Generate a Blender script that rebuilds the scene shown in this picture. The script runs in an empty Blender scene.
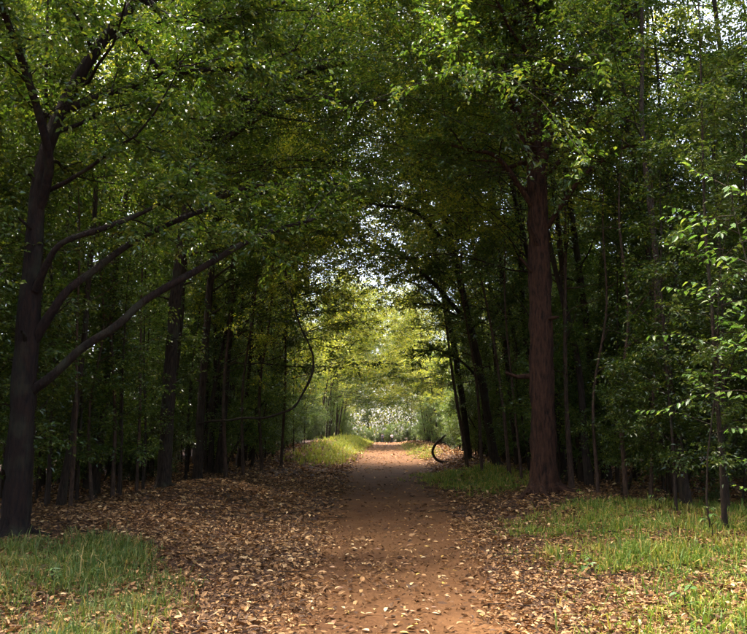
import bpy, math, random
import numpy as np
from mathutils import Matrix, Vector, Euler

# ------------------------------------------------------------------ camera, sky, sun, exposure
S = bpy.context.scene
C = S.collection
CAM_H = 1.6
F_PX, W_PX, H_PX = 800.0, 747.0, 634.0
PITCH = math.atan((434 - 317) / F_PX)
YAW = math.atan(13.5 / F_PX)
cd = bpy.data.cameras.new('camera')
cam = bpy.data.objects.new('camera', cd); C.objects.link(cam)
cd.sensor_fit = 'HORIZONTAL'; cd.sensor_width = 36; cd.lens = 36 * F_PX / W_PX
cd.clip_start = 0.05; cd.clip_end = 5000
cam.location = (0, 0, CAM_H)
cam.rotation_euler = (math.radians(90) + PITCH, 0, YAW)
S.camera = cam

SUN_EL, SUN_AZ = 68.0, -50.0          # degrees; azimuth from +Y, negative = towards -X
w = bpy.data.worlds.new('World'); S.world = w; w.use_nodes = True
nt = w.node_tree; nt.nodes.clear()
sky = nt.nodes.new('ShaderNodeTexSky'); sky.sky_type = 'NISHITA'; sky.sun_disc = False
sky.sun_elevation = math.radians(SUN_EL); sky.sun_rotation = math.radians(SUN_AZ)
sky.air_density = 0.45; sky.dust_density = 5.0; sky.ozone_density = 0.0
bg = nt.nodes.new('ShaderNodeBackground'); bg.inputs[1].default_value = 0.15
wo = nt.nodes.new('ShaderNodeOutputWorld')
nt.links.new(sky.outputs[0], bg.inputs[0]); nt.links.new(bg.outputs[0], wo.inputs[0])

sl = bpy.data.lights.new('sun', 'SUN'); sl.energy = 1.2; sl.angle = math.radians(12); sl.color = (1.0, 0.93, 0.80)
sun = bpy.data.objects.new('sun', sl); C.objects.link(sun)
el, az = math.radians(SUN_EL), math.radians(SUN_AZ)
sv = Vector((math.sin(az) * math.cos(el), math.cos(az) * math.cos(el), math.sin(el)))
sun.rotation_euler = sv.to_track_quat('Z', 'Y').to_euler()
sun.location = (0, 0, 60)

S.view_settings.view_transform = 'Standard'; S.view_settings.look = 'None'
S.view_settings.exposure = 3.42; S.view_settings.gamma = 1.0
S.render.engine = 'CYCLES'
cy = S.cycles
cy.use_denoising = True
cy.max_bounces = 6; cy.diffuse_bounces = 4; cy.glossy_bounces = 1; cy.transmission_bounces = 4
cy.use_adaptive_sampling = True; cy.adaptive_threshold = .03
cy.transparent_max_bounces = 4; cy.caustics_reflective = False; cy.caustics_refractive = False
cy.sample_clamp_indirect = 4.0

# ------------------------------------------------------------------ pixel helpers
RM = np.array(Euler((math.radians(90) + PITCH, 0, YAW)).to_matrix())
def ray(px, py):
    d = RM @ np.array([(px - W_PX / 2) / F_PX, -(py - H_PX / 2) / F_PX, -1.0])
    return d
def at(px, py, D):
    d = ray(px, py); k = D / d[1]
    return np.array([0, 0, CAM_H]) + d * k

# ------------------------------------------------------------------ terrain
def sst(a, b, x):
    t = np.clip((x - a) / (b - a), 0, 1); return t * t * (3 - 2 * t)
def hw(y):                                            # half width of the bare earth
    return np.interp(y, [0, 6, 10, 19, 35, 70, 140], [0.85, 0.9, 1.0, 1.25, 1.75, 2.1, 2.5])
def wnoise(x, y):
    return (np.sin(1.7 * x + .6 * y + 1) * np.cos(.9 * y - .5 * x) + .6 * np.sin(3.1 * x - 1.3 * y + 2) * np.cos(2.3 * y + .4 * x)
            + .4 * np.sin(5.7 * x + 4.1 * y) * np.cos(4.9 * y - 3.3 * x + 1)) / 2
def gh(x, y):
    x = np.asarray(x, float); y = np.asarray(y, float)
    L = sst(2.3, 5.0, -x) * (0.20 + 0.85 * sst(26, 75, y) * (1 - sst(120, 150, y)))
    L = L + sst(3.0, 4.2, -x) * (1 - sst(4.6, 6.2, -x)) * 0.16 * sst(11, 14, y) * (1 - sst(20, 26, y))
    R = sst(2.0, 4.0, x) * (0.28 + 0.2 * sst(18, 45, y) * (1 - sst(120, 150, y)))
    n = sst(hw(y) + .3, hw(y) + 1.6, np.abs(x)) * 0.06 * wnoise(x, y)
    return L + R + n - 0.05 * (1 - sst(0, 2.2, np.abs(x)))
def ground_at(px, py):
    d = ray(px, py); h = 0.0
    for _ in range(30):
        k = (h - CAM_H) / d[2]; p = np.array([0, 0, CAM_H]) + d * k
        h = .5 * h + .5 * float(gh(p[0], p[1]))
    return p

# ------------------------------------------------------------------ mesh helpers
def mesh_np(name, V, faces_list, mat=None, rnd=None, smooth=False):
    """V (n,3); faces_list: list of int arrays (m,k)"""
    me = bpy.data.meshes.new(name)
    V = np.asarray(V, np.float32)
    me.vertices.add(len(V)); me.vertices.foreach_set('co', V.ravel())
    idx = np.concatenate([f.ravel() for f in faces_list]).astype(np.int32)
    tot = np.concatenate([np.full(len(f), f.shape[1], np.int32) for f in faces_list])
    st = np.concatenate([[0], np.cumsum(tot)[:-1]]).astype(np.int32)
    me.loops.add(len(idx)); me.loops.foreach_set('vertex_index', idx)
    me.polygons.add(len(tot)); me.polygons.foreach_set('loop_start', st)
    if smooth: me.polygons.foreach_set('use_smooth', np.ones(len(tot), bool))
    else: me.polygons.foreach_set('use_smooth', np.zeros(len(tot), bool))
    if rnd is not None:
        a = me.attributes.new('rnd', 'FLOAT', 'FACE'); a.data.foreach_set('value', np.asarray(rnd, np.float32))
    me.update(calc_edges=True)
    if mat: me.materials.append(mat)
    return me
def link(name, me, parent=None):
    o = bpy.data.objects.new(name, me); C.objects.link(o)
    if parent is not None: o.parent = parent
    return o
def tag(o, label=None, cat=None, group=None, kind=None):
    if label: o['label'] = label
    if cat: o['category'] = cat
    if group: o['group'] = group
    if kind: o['kind'] = kind
    return o
def empty(name, loc=(0, 0, 0)):
    o = bpy.data.objects.new(name, None); C.objects.link(o); o.location = loc; o.empty_display_size = .3
    return o
def norm(a): return a / np.maximum(np.linalg.norm(a, axis=-1, keepdims=True), 1e-9)

def smooth_poly(pts, n):
    """Catmull-Rom resample of (k,d) points"""
    P = np.asarray(pts, float); k = len(P)
    if k < 3:
        t = np.linspace(0, 1, n)[:, None]; return P[0] * (1 - t) + P[-1] * t
    Q = np.vstack([2 * P[0] - P[1], P, 2 * P[-1] - P[-2]])
    t = np.linspace(0, k - 1, n); i = np.minimum(t.astype(int), k - 2); u = (t - i)[:, None]
    a, b, c, d = Q[i], Q[i + 1], Q[i + 2], Q[i + 3]
    return .5 * (2 * b + (c - a) * u + (2 * a - 5 * b + 4 * c - d) * u ** 2 + (3 * b - a - 3 * c + d) * u ** 3)

class Tubes:
    def __init__(s): s.V, s.F, s.n = [], [], 0
    def add(s, P, R, k=6, rough=0, rng=None):
        P = np.asarray(P, float); n = len(P); R = np.broadcast_to(np.asarray(R, float), (n,))
        T = norm(np.gradient(P, axis=0))
        ref = np.array([0, 1, 0.13]) if abs(T[0, 1]) < .75 else np.array([1, 0, 0.1])
        A = norm(np.cross(T, ref)); B = np.cross(T, A)
        th = np.arange(k) * 2 * np.pi / k
        rr = R[:, None] * np.ones((n, k))
        if rough and rng is not None:
            lobes = 1 + rough * (np.sin(th * 3 + rng.uniform(0, 6)) * .5 + np.sin(th * 5 + rng.uniform(0, 6)) * .35)
            rr = rr * lobes[None, :] * (1 + rough * .5 * rng.normal(size=(n, k)))
        V = P[:, None, :] + rr[..., None] * (np.cos(th)[None, :, None] * A[:, None, :] + np.sin(th)[None, :, None] * B[:, None, :])
        s.V.append(V.reshape(-1, 3))
        i = np.arange(n - 1)[:, None] * k; j = np.arange(k)[None, :]; j2 = (j + 1) % k
        s.F.append((np.stack([i + j, i + j2, i + k + j2, i + k + j], -1).reshape(-1, 4)) + s.n)
        s.n += n * k
    def mesh(s, name, mat): return mesh_np(name, np.vstack(s.V), [np.vstack(s.F)], mat, smooth=True)

def leaf_arrays(base, d, nrm, L, wd, rng, shape='quad', fold=.25, curl=0.0):
    """leaf-shaped faces. returns V, F, rnd"""
    n = len(base); d = norm(d); nrm = norm(nrm - (nrm * d).sum(1, keepdims=True) * d)
    s = np.cross(d, nrm); L = np.broadcast_to(L, (n,))[:, None]; Wd = np.broadcast_to(wd, (n,))[:, None]
    if shape == 'quad':
        l = base + d * L * .45 + s * Wd * .5 + nrm * Wd * fold
        r = base + d * L * .45 - s * Wd * .5 + nrm * Wd * fold
        t = base + d * L - nrm * L * curl
        V = np.stack([base, l, t, r], 1).reshape(-1, 3)
        o = np.arange(n)[:, None] * 4
        F = np.concatenate([o + np.array([[0, 2, 1]]), o + np.array([[0, 3, 2]])], 1).reshape(-1, 3)
    else:
        cu = nrm * L * curl
        l1 = base + d * L * .25 + s * Wd * .42 + nrm * Wd * fold
        l2 = base + d * L * .62 + s * Wd * .40 + nrm * Wd * fold - cu * .4
        r1 = base + d * L * .25 - s * Wd * .42 + nrm * Wd * fold
        r2 = base + d * L * .62 - s * Wd * .40 + nrm * Wd * fold - cu * .4
        t = base + d * L - cu
        V = np.stack([base, l1, l2, t, r2, r1], 1).reshape(-1, 3)
        o = np.arange(n)[:, None] * 6
        F = np.concatenate([o + np.array([[0, 3, 2, 1]]), o + np.array([[0, 5, 4, 3]])], 1).reshape(-1, 4)
    rnd = np.repeat(rng.random(n), 2)
    return V, F, rnd

# ------------------------------------------------------------------ materials
def newmat(name):
    m = bpy.data.materials.new(name); m.use_nodes = True
    t = m.node_tree; t.nodes.clear()
    return m, t
def N(t, kind, **kw):
    n = t.nodes.new(kind)
    for k, v in kw.items(): setattr(n, k, v)
    return n
def ramp(t, stops):
    r = N(t, 'ShaderNodeValToRGB'); e = r.color_ramp.elements
    while len(e) < len(stops): e.new(.5)
    for i, (p, c) in enumerate(stops): e[i].position = p; e[i].color = (*c, 1)
    return r
def leaf_mat(name, stops, trans=.35, tk=1.5, rough=.29, obj_var=.25, tcol=(1.0, .97, .6), spec=.6):
    m, t = newmat(name)
    at_ = N(t, 'ShaderNodeAttribute', attribute_name='rnd')
    r = ramp(t, stops); t.links.new(at_.outputs['Fac'], r.inputs[0])
    oi = N(t, 'ShaderNodeObjectInfo')
    hsv = N(t, 'ShaderNodeHueSaturation')
    mr = N(t, 'ShaderNodeMapRange'); mr.inputs[3].default_value = 1 - obj_var; mr.inputs[4].default_value = 1 + obj_var
    t.links.new(oi.outputs['Random'], mr.inputs[0]); t.links.new(mr.outputs[0], hsv.inputs['Value'])
    t.links.new(r.outputs[0], hsv.inputs['Color'])
    p = N(t, 'ShaderNodeBsdfPrincipled'); p.inputs['Roughness'].default_value = rough
    p.inputs['Specular IOR Level'].default_value = spec
    t.links.new(hsv.outputs[0], p.inputs['Base Color'])
    out = N(t, 'ShaderNodeOutputMaterial')
    if trans > 0:
        mx = N(t, 'ShaderNodeMix', data_type='RGBA', blend_type='MULTIPLY'); mx.inputs[0].default_value = 1
        t.links.new(hsv.outputs[0], mx.inputs[6]); mx.inputs[7].default_value = (tcol[0] * tk, tcol[1] * tk, tcol[2] * tk, 1)
        tr = N(t, 'ShaderNodeBsdfTranslucent'); t.links.new(mx.outputs[2], tr.inputs[0])
        ms = N(t, 'ShaderNodeMixShader'); ms.inputs[0].default_value = trans
        t.links.new(p.outputs[0], ms.inputs[1]); t.links.new(tr.outputs[0], ms.inputs[2])
        t.links.new(ms.outputs[0], out.inputs[0])
    else:
        t.links.new(p.outputs[0], out.inputs[0])
    return m
def bark_mat(name, c0, c1, scale=9, moss=0.0):
    m, t = newmat(name)
    tc = N(t, 'ShaderNodeTexCoord'); mp = N(t, 'ShaderNodeMapping'); mp.inputs['Scale'].default_value = (1, 1, .22)
    t.links.new(tc.outputs['Object'], mp.inputs[0])
    n1 = N(t, 'ShaderNodeTexNoise'); n1.inputs['Scale'].default_value = scale * 3; n1.inputs['Detail'].default_value = 6; n1.inputs['Roughness'].default_value = .65
    t.links.new(mp.outputs[0], n1.inputs[0])
    n2 = N(t, 'ShaderNodeTexNoise'); n2.inputs['Scale'].default_value = 2.3; n2.inputs['Detail'].default_value = 3
    t.links.new(tc.outputs['Object'], n2.inputs[0])
    r = ramp(t, [(.32, c0), (.68, c1)]); t.links.new(n1.outputs[0], r.inputs[0])
    mx = N(t, 'ShaderNodeMix', data_type='RGBA'); t.links.new(r.outputs[0], mx.inputs[6])
    mx.inputs[7].default_value = (.055, .06, .03, 1)
    mr = N(t, 'ShaderNodeMapRange'); mr.inputs[1].default_value = .5; mr.inputs[2].default_value = .7; mr.inputs[4].default_value = moss
    t.links.new(n2.outputs[0], mr.inputs[0]); t.links.new(mr.outputs[0], mx.inputs[0])
    p = N(t, 'ShaderNodeBsdfPrincipled'); p.inputs['Roughness'].default_value = .9; p.inputs['Specular IOR Level'].default_value = .2
    t.links.new(mx.outputs[2], p.inputs['Base Color'])
    b = N(t, 'ShaderNodeBump'); b.inputs['Strength'].default_value = 1.0; b.inputs['Distance'].default_value = .06
    t.links.new(n1.outputs[0], b.inputs['Height']); t.links.new(b.outputs[0], p.inputs['Normal'])
    out = N(t, 'ShaderNodeOutputMaterial'); t.links.new(p.outputs[0], out.inputs[0])
    return m
def soil_mat(name, stops, scale=1.2, bump=.5, fine=60):
    m, t = newmat(name)
    tc = N(t, 'ShaderNodeTexCoord')
    n1 = N(t, 'ShaderNodeTexNoise'); n1.inputs['Scale'].default_value = scale; n1.inputs['Detail'].default_value = 8; n1.inputs['Roughness'].default_value = .6
    t.links.new(tc.outputs['Object'], n1.inputs[0])
    n2 = N(t, 'ShaderNodeTexNoise'); n2.inputs['Scale'].default_value = fine; n2.inputs['Detail'].default_value = 5; n2.inputs['Roughness'].default_value = .7
    t.links.new(tc.outputs['Object'], n2.inputs[0])
    ad = N(t, 'ShaderNodeMath', operation='MULTIPLY_ADD'); ad.inputs[1].default_value = .55
    t.links.new(n2.outputs[0], ad.inputs[0])
    ml = N(t, 'ShaderNodeMath', operation='MULTIPLY'); ml.inputs[1].default_value = .45
    t.links.new(n1.outputs[0], ml.inputs[0]); t.links.new(ml.outputs[0], ad.inputs[2])
    r = ramp(t, stops); t.links.new(ad.outputs[0], r.inputs[0])
    p = N(t, 'ShaderNodeBsdfPrincipled'); p.inputs['Roughness'].default_value = .95; p.inputs['Specular IOR Level'].default_value = .15
    t.links.new(r.outputs[0], p.inputs['Base Color'])
    b = N(t, 'ShaderNodeBump'); b.inputs['Strength'].default_value = bump; b.inputs['Distance'].default_value = .02
    t.links.new(ad.outputs[0], b.inputs['Height']); t.links.new(b.outputs[0], p.inputs['Normal'])
    out = N(t, 'ShaderNodeOutputMaterial'); t.links.new(p.outputs[0], out.inputs[0])
    return m
def plain(name, col, rough=.8):
    m, t = newmat(name)
    tc = N(t, 'ShaderNodeTexCoord'); n = N(t, 'ShaderNodeTexNoise'); n.inputs['Scale'].default_value = 12
    t.links.new(tc.outputs['Object'], n.inputs[0])
    r = ramp(t, [(.3, tuple(c * .8 for c in col)), (.7, tuple(min(1, c * 1.15) for c in col))]); t.links.new(n.outputs[0], r.inputs[0])
    p = N(t, 'ShaderNodeBsdfPrincipled'); p.inputs['Roughness'].default_value = rough
    t.links.new(r.outputs[0], p.inputs['Base Color'])
    out = N(t, 'ShaderNodeOutputMaterial'); t.links.new(p.outputs[0], out.inputs[0])
    return m

M_LEAF = leaf_mat('leaf_canopy', [(0, (.028, .058, .008)), (.45, (.055, .094, .012)), (.8, (.10, .135, .017)), (1, (.19, .185, .025))], trans=.4, tk=1.5, tcol=(.92, 1, .5))
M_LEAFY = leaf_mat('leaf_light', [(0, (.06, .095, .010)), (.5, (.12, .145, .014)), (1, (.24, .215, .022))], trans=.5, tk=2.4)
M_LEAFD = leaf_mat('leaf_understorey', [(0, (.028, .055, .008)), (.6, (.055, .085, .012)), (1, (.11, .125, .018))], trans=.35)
M_LEAFB = leaf_mat('leaf_broad_bright', [(0, (.06, .13, .025)), (.6, (.09, .17, .03)), (1, (.16, .21, .04))], trans=.45, rough=.45, spec=.4)
M_LITTER = leaf_mat('dead_leaf', [(0, (.040, .020, .009)), (.3, (.10, .050, .019)), (.66, (.19, .098, .036)), (.92, (.36, .205, .08)), (1, (.60, .42, .20))], trans=.08, rough=.6, obj_var=0, tcol=(1, .7, .4), spec=.2)
M_GRASS = leaf_mat('grass_blade', [(0, (.055, .115, .015)), (.45, (.11, .165, .020)), (.8, (.21, .215, .030)), (1, (.36, .26, .07))], trans=.35, rough=.55, obj_var=.0, spec=.3)
M_GRASSG = leaf_mat('grass_blade_green', [(0, (.035, .075, .014)), (.4, (.065, .105, .018)), (.8, (.13, .14, .028)), (1, (.30, .21, .07))], trans=.35, rough=.55, obj_var=.0, spec=.3)
M_GRASSY = leaf_mat('grass_blade_yellow', [(0, (.09, .14, .018)), (.6, (.18, .21, .024)), (1, (.32, .28, .05))], trans=.35, rough=.55, obj_var=.0, spec=.3)
M_BARK = bark_mat('bark_dark', (.012, .008, .005), (.060, .038, .022), moss=.5)
M_BARKR = bark_mat('bark_red', (.009, .005, .003), (.082, .036, .017), scale=6)
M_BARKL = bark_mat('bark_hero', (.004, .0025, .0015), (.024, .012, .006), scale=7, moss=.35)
M_SOIL = soil_mat('humus', [(.3, (.022, .013, .008)), (.55, (.060, .032, .018)), (.75, (.11, .06, .032))])
M_PATH = soil_mat('red_earth', [(.3, (.034, .015, .006)), (.52, (.092, .042, .014)), (.75, (.18, .092, .036))], scale=.8, bump=.6, fine=45)

# ------------------------------------------------------------------ ground and path
xs = np.unique(np.concatenate([-np.geomspace(12, 2500, 26), np.arange(-12, 12.01, .25), np.geomspace(12, 2500, 26)]))
ys = np.unique(np.concatenate([-np.geomspace(4, 2500, 26), np.arange(-4, 30, .25), np.arange(30, 60, .5), np.arange(60, 180, 1.5), np.geomspace(180, 2500, 22)]))
X, Y = np.meshgrid(xs, ys); Z = gh(X, Y)
ny, nx = X.shape
i = (np.arange(ny - 1)[:, None] * nx + np.arange(nx - 1)[None, :]).reshape(-1)
G = link('ground', mesh_np('ground', np.stack([X, Y, Z], -1).reshape(-1, 3), [np.stack([i, i + 1, i + nx + 1, i + nx], 1)], M_SOIL, smooth=True))
tag(G, 'dark forest floor soil under the leaf litter', 'ground', kind='structure')

ys = np.concatenate([np.arange(-20, 4, .5), np.arange(4, 20, .08), np.arange(20, 40, .25), np.arange(40, 157, .5)])
u = np.linspace(-1, 1, 41); rg = np.random.default_rng(3)
edge = lambda ph: .16 * np.sin(ys * .9 + ph) + .10 * np.sin(ys * 2.7 + ph * 2) + .06 * np.sin(ys * 7.1 + ph)
wl, wr = hw(ys) + .25 + edge(0), hw(ys) + .30 + edge(2)
X = np.where(u[None, :] < 0, u[None, :] * wl[:, None], u[None, :] * wr[:, None]) + .12
Y = np.repeat(ys[:, None], 41, 1)
Z = gh(X, Y) + .022 - .03 * np.abs(u[None, :]) ** 8 + (1 - u[None, :] ** 4) * (.010 * wnoise(X * 5, Y * 3.1) + .006 * wnoise(X * 13 + 2, Y * 9) - .016 * np.exp(-((np.abs(X - .1) - .55) / .2) ** 2) + .004 * rg.normal(size=X.shape))
ny, nx = X.shape
i = (np.arange(ny - 1)[:, None] * nx + np.arange(nx - 1)[None, :]).reshape(-1)
P_ = link('path', mesh_np('path', np.stack([X, Y, Z], -1).reshape(-1, 3), [np.stack([i, i + 1, i + nx + 1, i + nx], 1)], M_PATH, smooth=True))
tag(P_, 'reddish earth footpath running straight through the wood', 'path', kind='structure')

# ------------------------------------------------------------------ tree growing
def bpoly(start, d, L, n, rng, wob=.12, up=.0):
    P = [np.asarray(start, float)]; d = norm(np.asarray(d, float)); st = L / (n - 1)
    for _ in range(n - 1):
        d = norm(d + rng.normal(size=3) * wob + np.array([0, 0, up])); P.append(P[-1] + d * st)
    return np.array(P)

class Foliage:
    def __init__(s): s.tw = []
    def twigs_on(s, P, count, tl, rng, t0=.15, flat=.5):
        n = len(P); t = t0 + (1 - t0) * rng.random(count) ** .85; f = t * (n - 1); i = np.minimum(f.astype(int), n - 2); fr = (f - i)[:, None]
        st = P[i] * (1 - fr) + P[i + 1] * fr; tang = norm(P[i + 1] - P[i])
        rv = rng.normal(size=(count, 3)); rv[:, 2] *= flat
        d = norm(tang * .6 + norm(rv)); d[:, 2] -= .05
        s.tw.append((st, norm(d), tl * rng.uniform(.5, 1.2, count)))
    def build(s, name, mat, rng, m=9, L=.10, ratio=.52, shape='quad', spread=.30, droop=.25, tubes=None, nn=.45):
        st = np.vstack([a[0] for a in s.tw]); d = np.vstack([a[1] for a in s.tw]); ln = np.concatenate([a[2] for a in s.tw])
        n = len(st)
        if tubes is not None:
            k = rng.random(n) < tubes[1]
            for q in np.nonzero(k)[0]:
                tubes[0].add(np.stack([st[q], st[q] + d[q] * ln[q] * .9]), [.006, .003], 3)
        t = np.tile(np.linspace(.12, 1, m), (n, 1)) + rng.normal(size=(n, m)) * .05
        up = np.array([0, 0, 1.0])
        side = norm(np.cross(d, up) + 1e-6)
        sg = np.where((np.arange(m) % 2)[None, :] == 0, 1, -1) * np.ones((n, 1))
        pos = st[:, None] + d[:, None] * (ln[:, None] * t)[..., None] + rng.normal(size=(n, m, 3)) * .025
        pos[..., 2] -= droop * .3 * (ln[:, None] * t ** 2)
        ld = d[:, None] * .6 + side[:, None] * sg[..., None] * .8 + rng.normal(size=(n, m, 3)) * spread; ld[..., 2] -= droop
        nr = up + rng.normal(size=(n, m, 3)) * nn
        V, F, r = leaf_arrays(pos.reshape(-1, 3), ld.reshape(-1, 3), nr.reshape(-1, 3), L * rng.uniform(.6, 1.2, n * m), L * ratio * rng.uniform(.75, 1.15, n * m), rng, shape, curl=.1)
        return mesh_np(name, V, [F], mat, r)

def grow_tree(seed, H=13, r0=.14, c0=.3, nb=22, L1=3.2, bias=0.0, ntw=9, twl=.5, lean=0.0, leafL=.10, m=9, mat=None, bark=None,
              sides=9, wob=.035, stems=1, ang=(35, 75), shape='quad', top=.35, sub=(4, 7)):
    rng = np.random.default_rng(seed); tb = Tubes(); fo = Foliage()
    for sidx in range(stems):
        ns = 16; a0 = rng.uniform(0, 6.28)
        d0 = np.array([lean, 0, 1.0]) + (np.array([math.cos(a0), math.sin(a0), 0]) * .35 if stems > 1 else 0)
        hh = H * (1 if sidx == 0 else rng.uniform(.55, .95))
        base = np.array([math.cos(a0) * .12, math.sin(a0) * .12, -.25]) if stems > 1 else np.array([0, 0, -.25])
        T = bpoly(base, d0, hh + .25, ns, rng, wob, .03)
        t = np.linspace(0, 1, ns); R = r0 * ((1 - t) ** .75 * .9 + .08) + r0 * .6 * np.exp(-t * 22)
        P = smooth_poly(T, 36); RR = np.interp(np.linspace(0, 1, 36), t, R)
        tb.add(P, RR, sides, .10, rng)
        nbs = max(3, int(nb / stems))
        for b in range(nbs):
            tt = c0 + (0.99 - c0) * (b + rng.random()) / nbs
            f = tt * 35; i = min(int(f), 34); p = P[i] + (P[i + 1] - P[i]) * (f - i)
            azm = b * 2.4 + rng.uniform(-.5, .5); ag = math.radians(rng.uniform(*ang))
            hd = np.array([math.cos(azm) + bias, math.sin(azm), 0])
            k = np.linalg.norm(hd); hd = hd / max(k, .2)
            q = (tt - c0) / (1 - c0)
            Lb = L1 * (1 - (1 - top) * q ** 1.6) * rng.uniform(.65, 1.15) * min(1.35, max(.55, k)) * (.7 + .3 * min(1, q * 4 + .1))
            Bp = bpoly(p, hd * math.sin(ag) + np.array([0, 0, math.cos(ag)]), Lb, 7, rng, .16, -.02 + .05 * rng.random())
            rb = max(.008, .42 * np.interp(tt, t, R)) * rng.uniform(.5, .9)
            tb.add(Bp, np.linspace(rb, .006, 7), 5)
            fo.twigs_on(Bp, int(ntw * 1.5), twl, rng, .35)
            for _ in range(rng.integers(*sub)):
                f = rng.uniform(.25, .95) * 6; i = min(int(f), 5); p2 = Bp[i] + (Bp[i + 1] - Bp[i]) * (f - i)
                tg = norm(Bp[i + 1] - Bp[i]); rv = rng.normal(size=3); rv[2] *= .45
                S2 = bpoly(p2, tg * .7 + norm(rv), Lb * rng.uniform(.25, .5), 5, rng, .2, -.01)
                tb.add(S2, np.linspace(rb * .45, .004, 5), 4)
                fo.twigs_on(S2, ntw, twl, rng, .1)
    return tb.mesh('trunk', bark or M_BARK), fo.build('crown', mat or M_LEAF, rng, m, leafL, shape=shape)

def make_proto(seed, **k): return grow_tree(seed, **k)

edge_v = [make_proto(10 + q, H=h, r0=r, c0=c, nb=26, L1=l, bias=b, ntw=14, lean=ln, mat=mt, leafL=.098, m=10, ang=(40, 82)) for q, (h, r, c, l, b, ln, mt) in enumerate([
    (13, .085, .24, 5.6, .8, .07, M_LEAF), (12, .075, .28, 5.0, .8, .10, M_LEAFY), (14.5, .10, .32, 6.0, .8, .05, M_LEAF), (11, .065, .22, 4.2, .7, .12, M_LEAF), (13.5, .085, .34, 5.8, .9, .08, M_LEAFY)])]
arch_v = [make_proto(20 + q, H=h, r0=r, c0=c, nb=28, L1=l, bias=1.1, ntw=15, lean=ln, mat=M_LEAF, leafL=.095, m=11, ang=(50, 88), top=.6) for q, (h, r, c, l, ln) in enumerate([(13.5, .07, .46, 6.6, .05), (15, .08, .42, 7.2, .03)])]
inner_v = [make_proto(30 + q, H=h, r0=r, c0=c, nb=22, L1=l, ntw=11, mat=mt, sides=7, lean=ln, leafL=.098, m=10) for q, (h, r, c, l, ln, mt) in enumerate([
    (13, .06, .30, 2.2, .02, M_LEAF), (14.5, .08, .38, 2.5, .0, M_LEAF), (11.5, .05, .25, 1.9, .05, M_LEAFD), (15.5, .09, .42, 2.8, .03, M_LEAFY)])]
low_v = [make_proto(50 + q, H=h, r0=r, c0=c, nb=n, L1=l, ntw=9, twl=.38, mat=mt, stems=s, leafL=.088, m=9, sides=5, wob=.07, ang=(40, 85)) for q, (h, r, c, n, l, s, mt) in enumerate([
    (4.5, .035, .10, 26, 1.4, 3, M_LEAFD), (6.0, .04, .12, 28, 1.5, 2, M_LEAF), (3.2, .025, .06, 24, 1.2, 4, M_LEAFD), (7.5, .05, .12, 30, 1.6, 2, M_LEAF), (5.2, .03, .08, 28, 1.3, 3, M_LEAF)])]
pole_v = [make_proto(70 + q, H=h, r0=r, c0=.12, nb=26, L1=1.0, ntw=6, twl=.35, mat=mt, leafL=.088, m=8, sides=6, wob=.03, sub=(2, 4)) for q, (h, r, mt) in enumerate([(8.5, .038, M_LEAF), (10, .046, M_LEAFD), (7, .027, M_LEAF)])]

def put(kind, var, x, y, label, cat, group, rz, sc, name):
    e = empty(name, (x, y, float(gh(x, y)))); e.rotation_euler = (0, 0, rz); e.scale = (sc, sc, sc)
    for nm, me in zip(('trunk', 'crown'), var):
        link(nm, me, e)
        if nm == 'crown': pass
    tag(e, label, cat, group)
    return e

rp = random.Random(7)
MARKS = {-1: [(11.3, 'the forked tree'), (20, 'the arching tree'), (24.5, 'the vine tree'), (48, 'the high bank')],
         1: [(9.6, 'the broad-leaved saplings'), (18.6, 'the thick trunk'), (31, 'the dark leaning tree'), (40, 'the hooped root')]}
def where(side, y):
    mk = MARKS[side]
    if y < mk[0][0]: return 'before ' + mk[0][1]
    for (a, n0), (b, n1) in zip(mk, mk[1:]):
        if y < b: return 'between %s and %s' % (n0, n1)
    return 'well past ' + mk[-1][1]
taken = []
def free(x, y, d):
    for a, b in taken:
        if (a - x) ** 2 + (b - y) ** 2 < d * d: return False
    taken.append((x, y)); return True
HEROES = [(-5.25, 11.3), (3.55, 18.6), (-5.5, 20), (-5.9, 24.5), (3.3, 31), (4.0, 36)]
taken += HEROES
EDGE_LOOK = ['dark-leaved', 'yellow-green', 'tall dark-leaved', 'low-branched dark-leaved', 'tall yellow-green']
INNER_LOOK = ['slender dark-leaved', 'tall straight dark-leaved', 'thin dark', 'tall light-leaved']
LOW_LOOK = ['three-stemmed dark', 'tall two-stemmed mid-green', 'low dense dark', 'very tall two-stemmed mid-green', 'three-stemmed mid-green']
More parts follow.
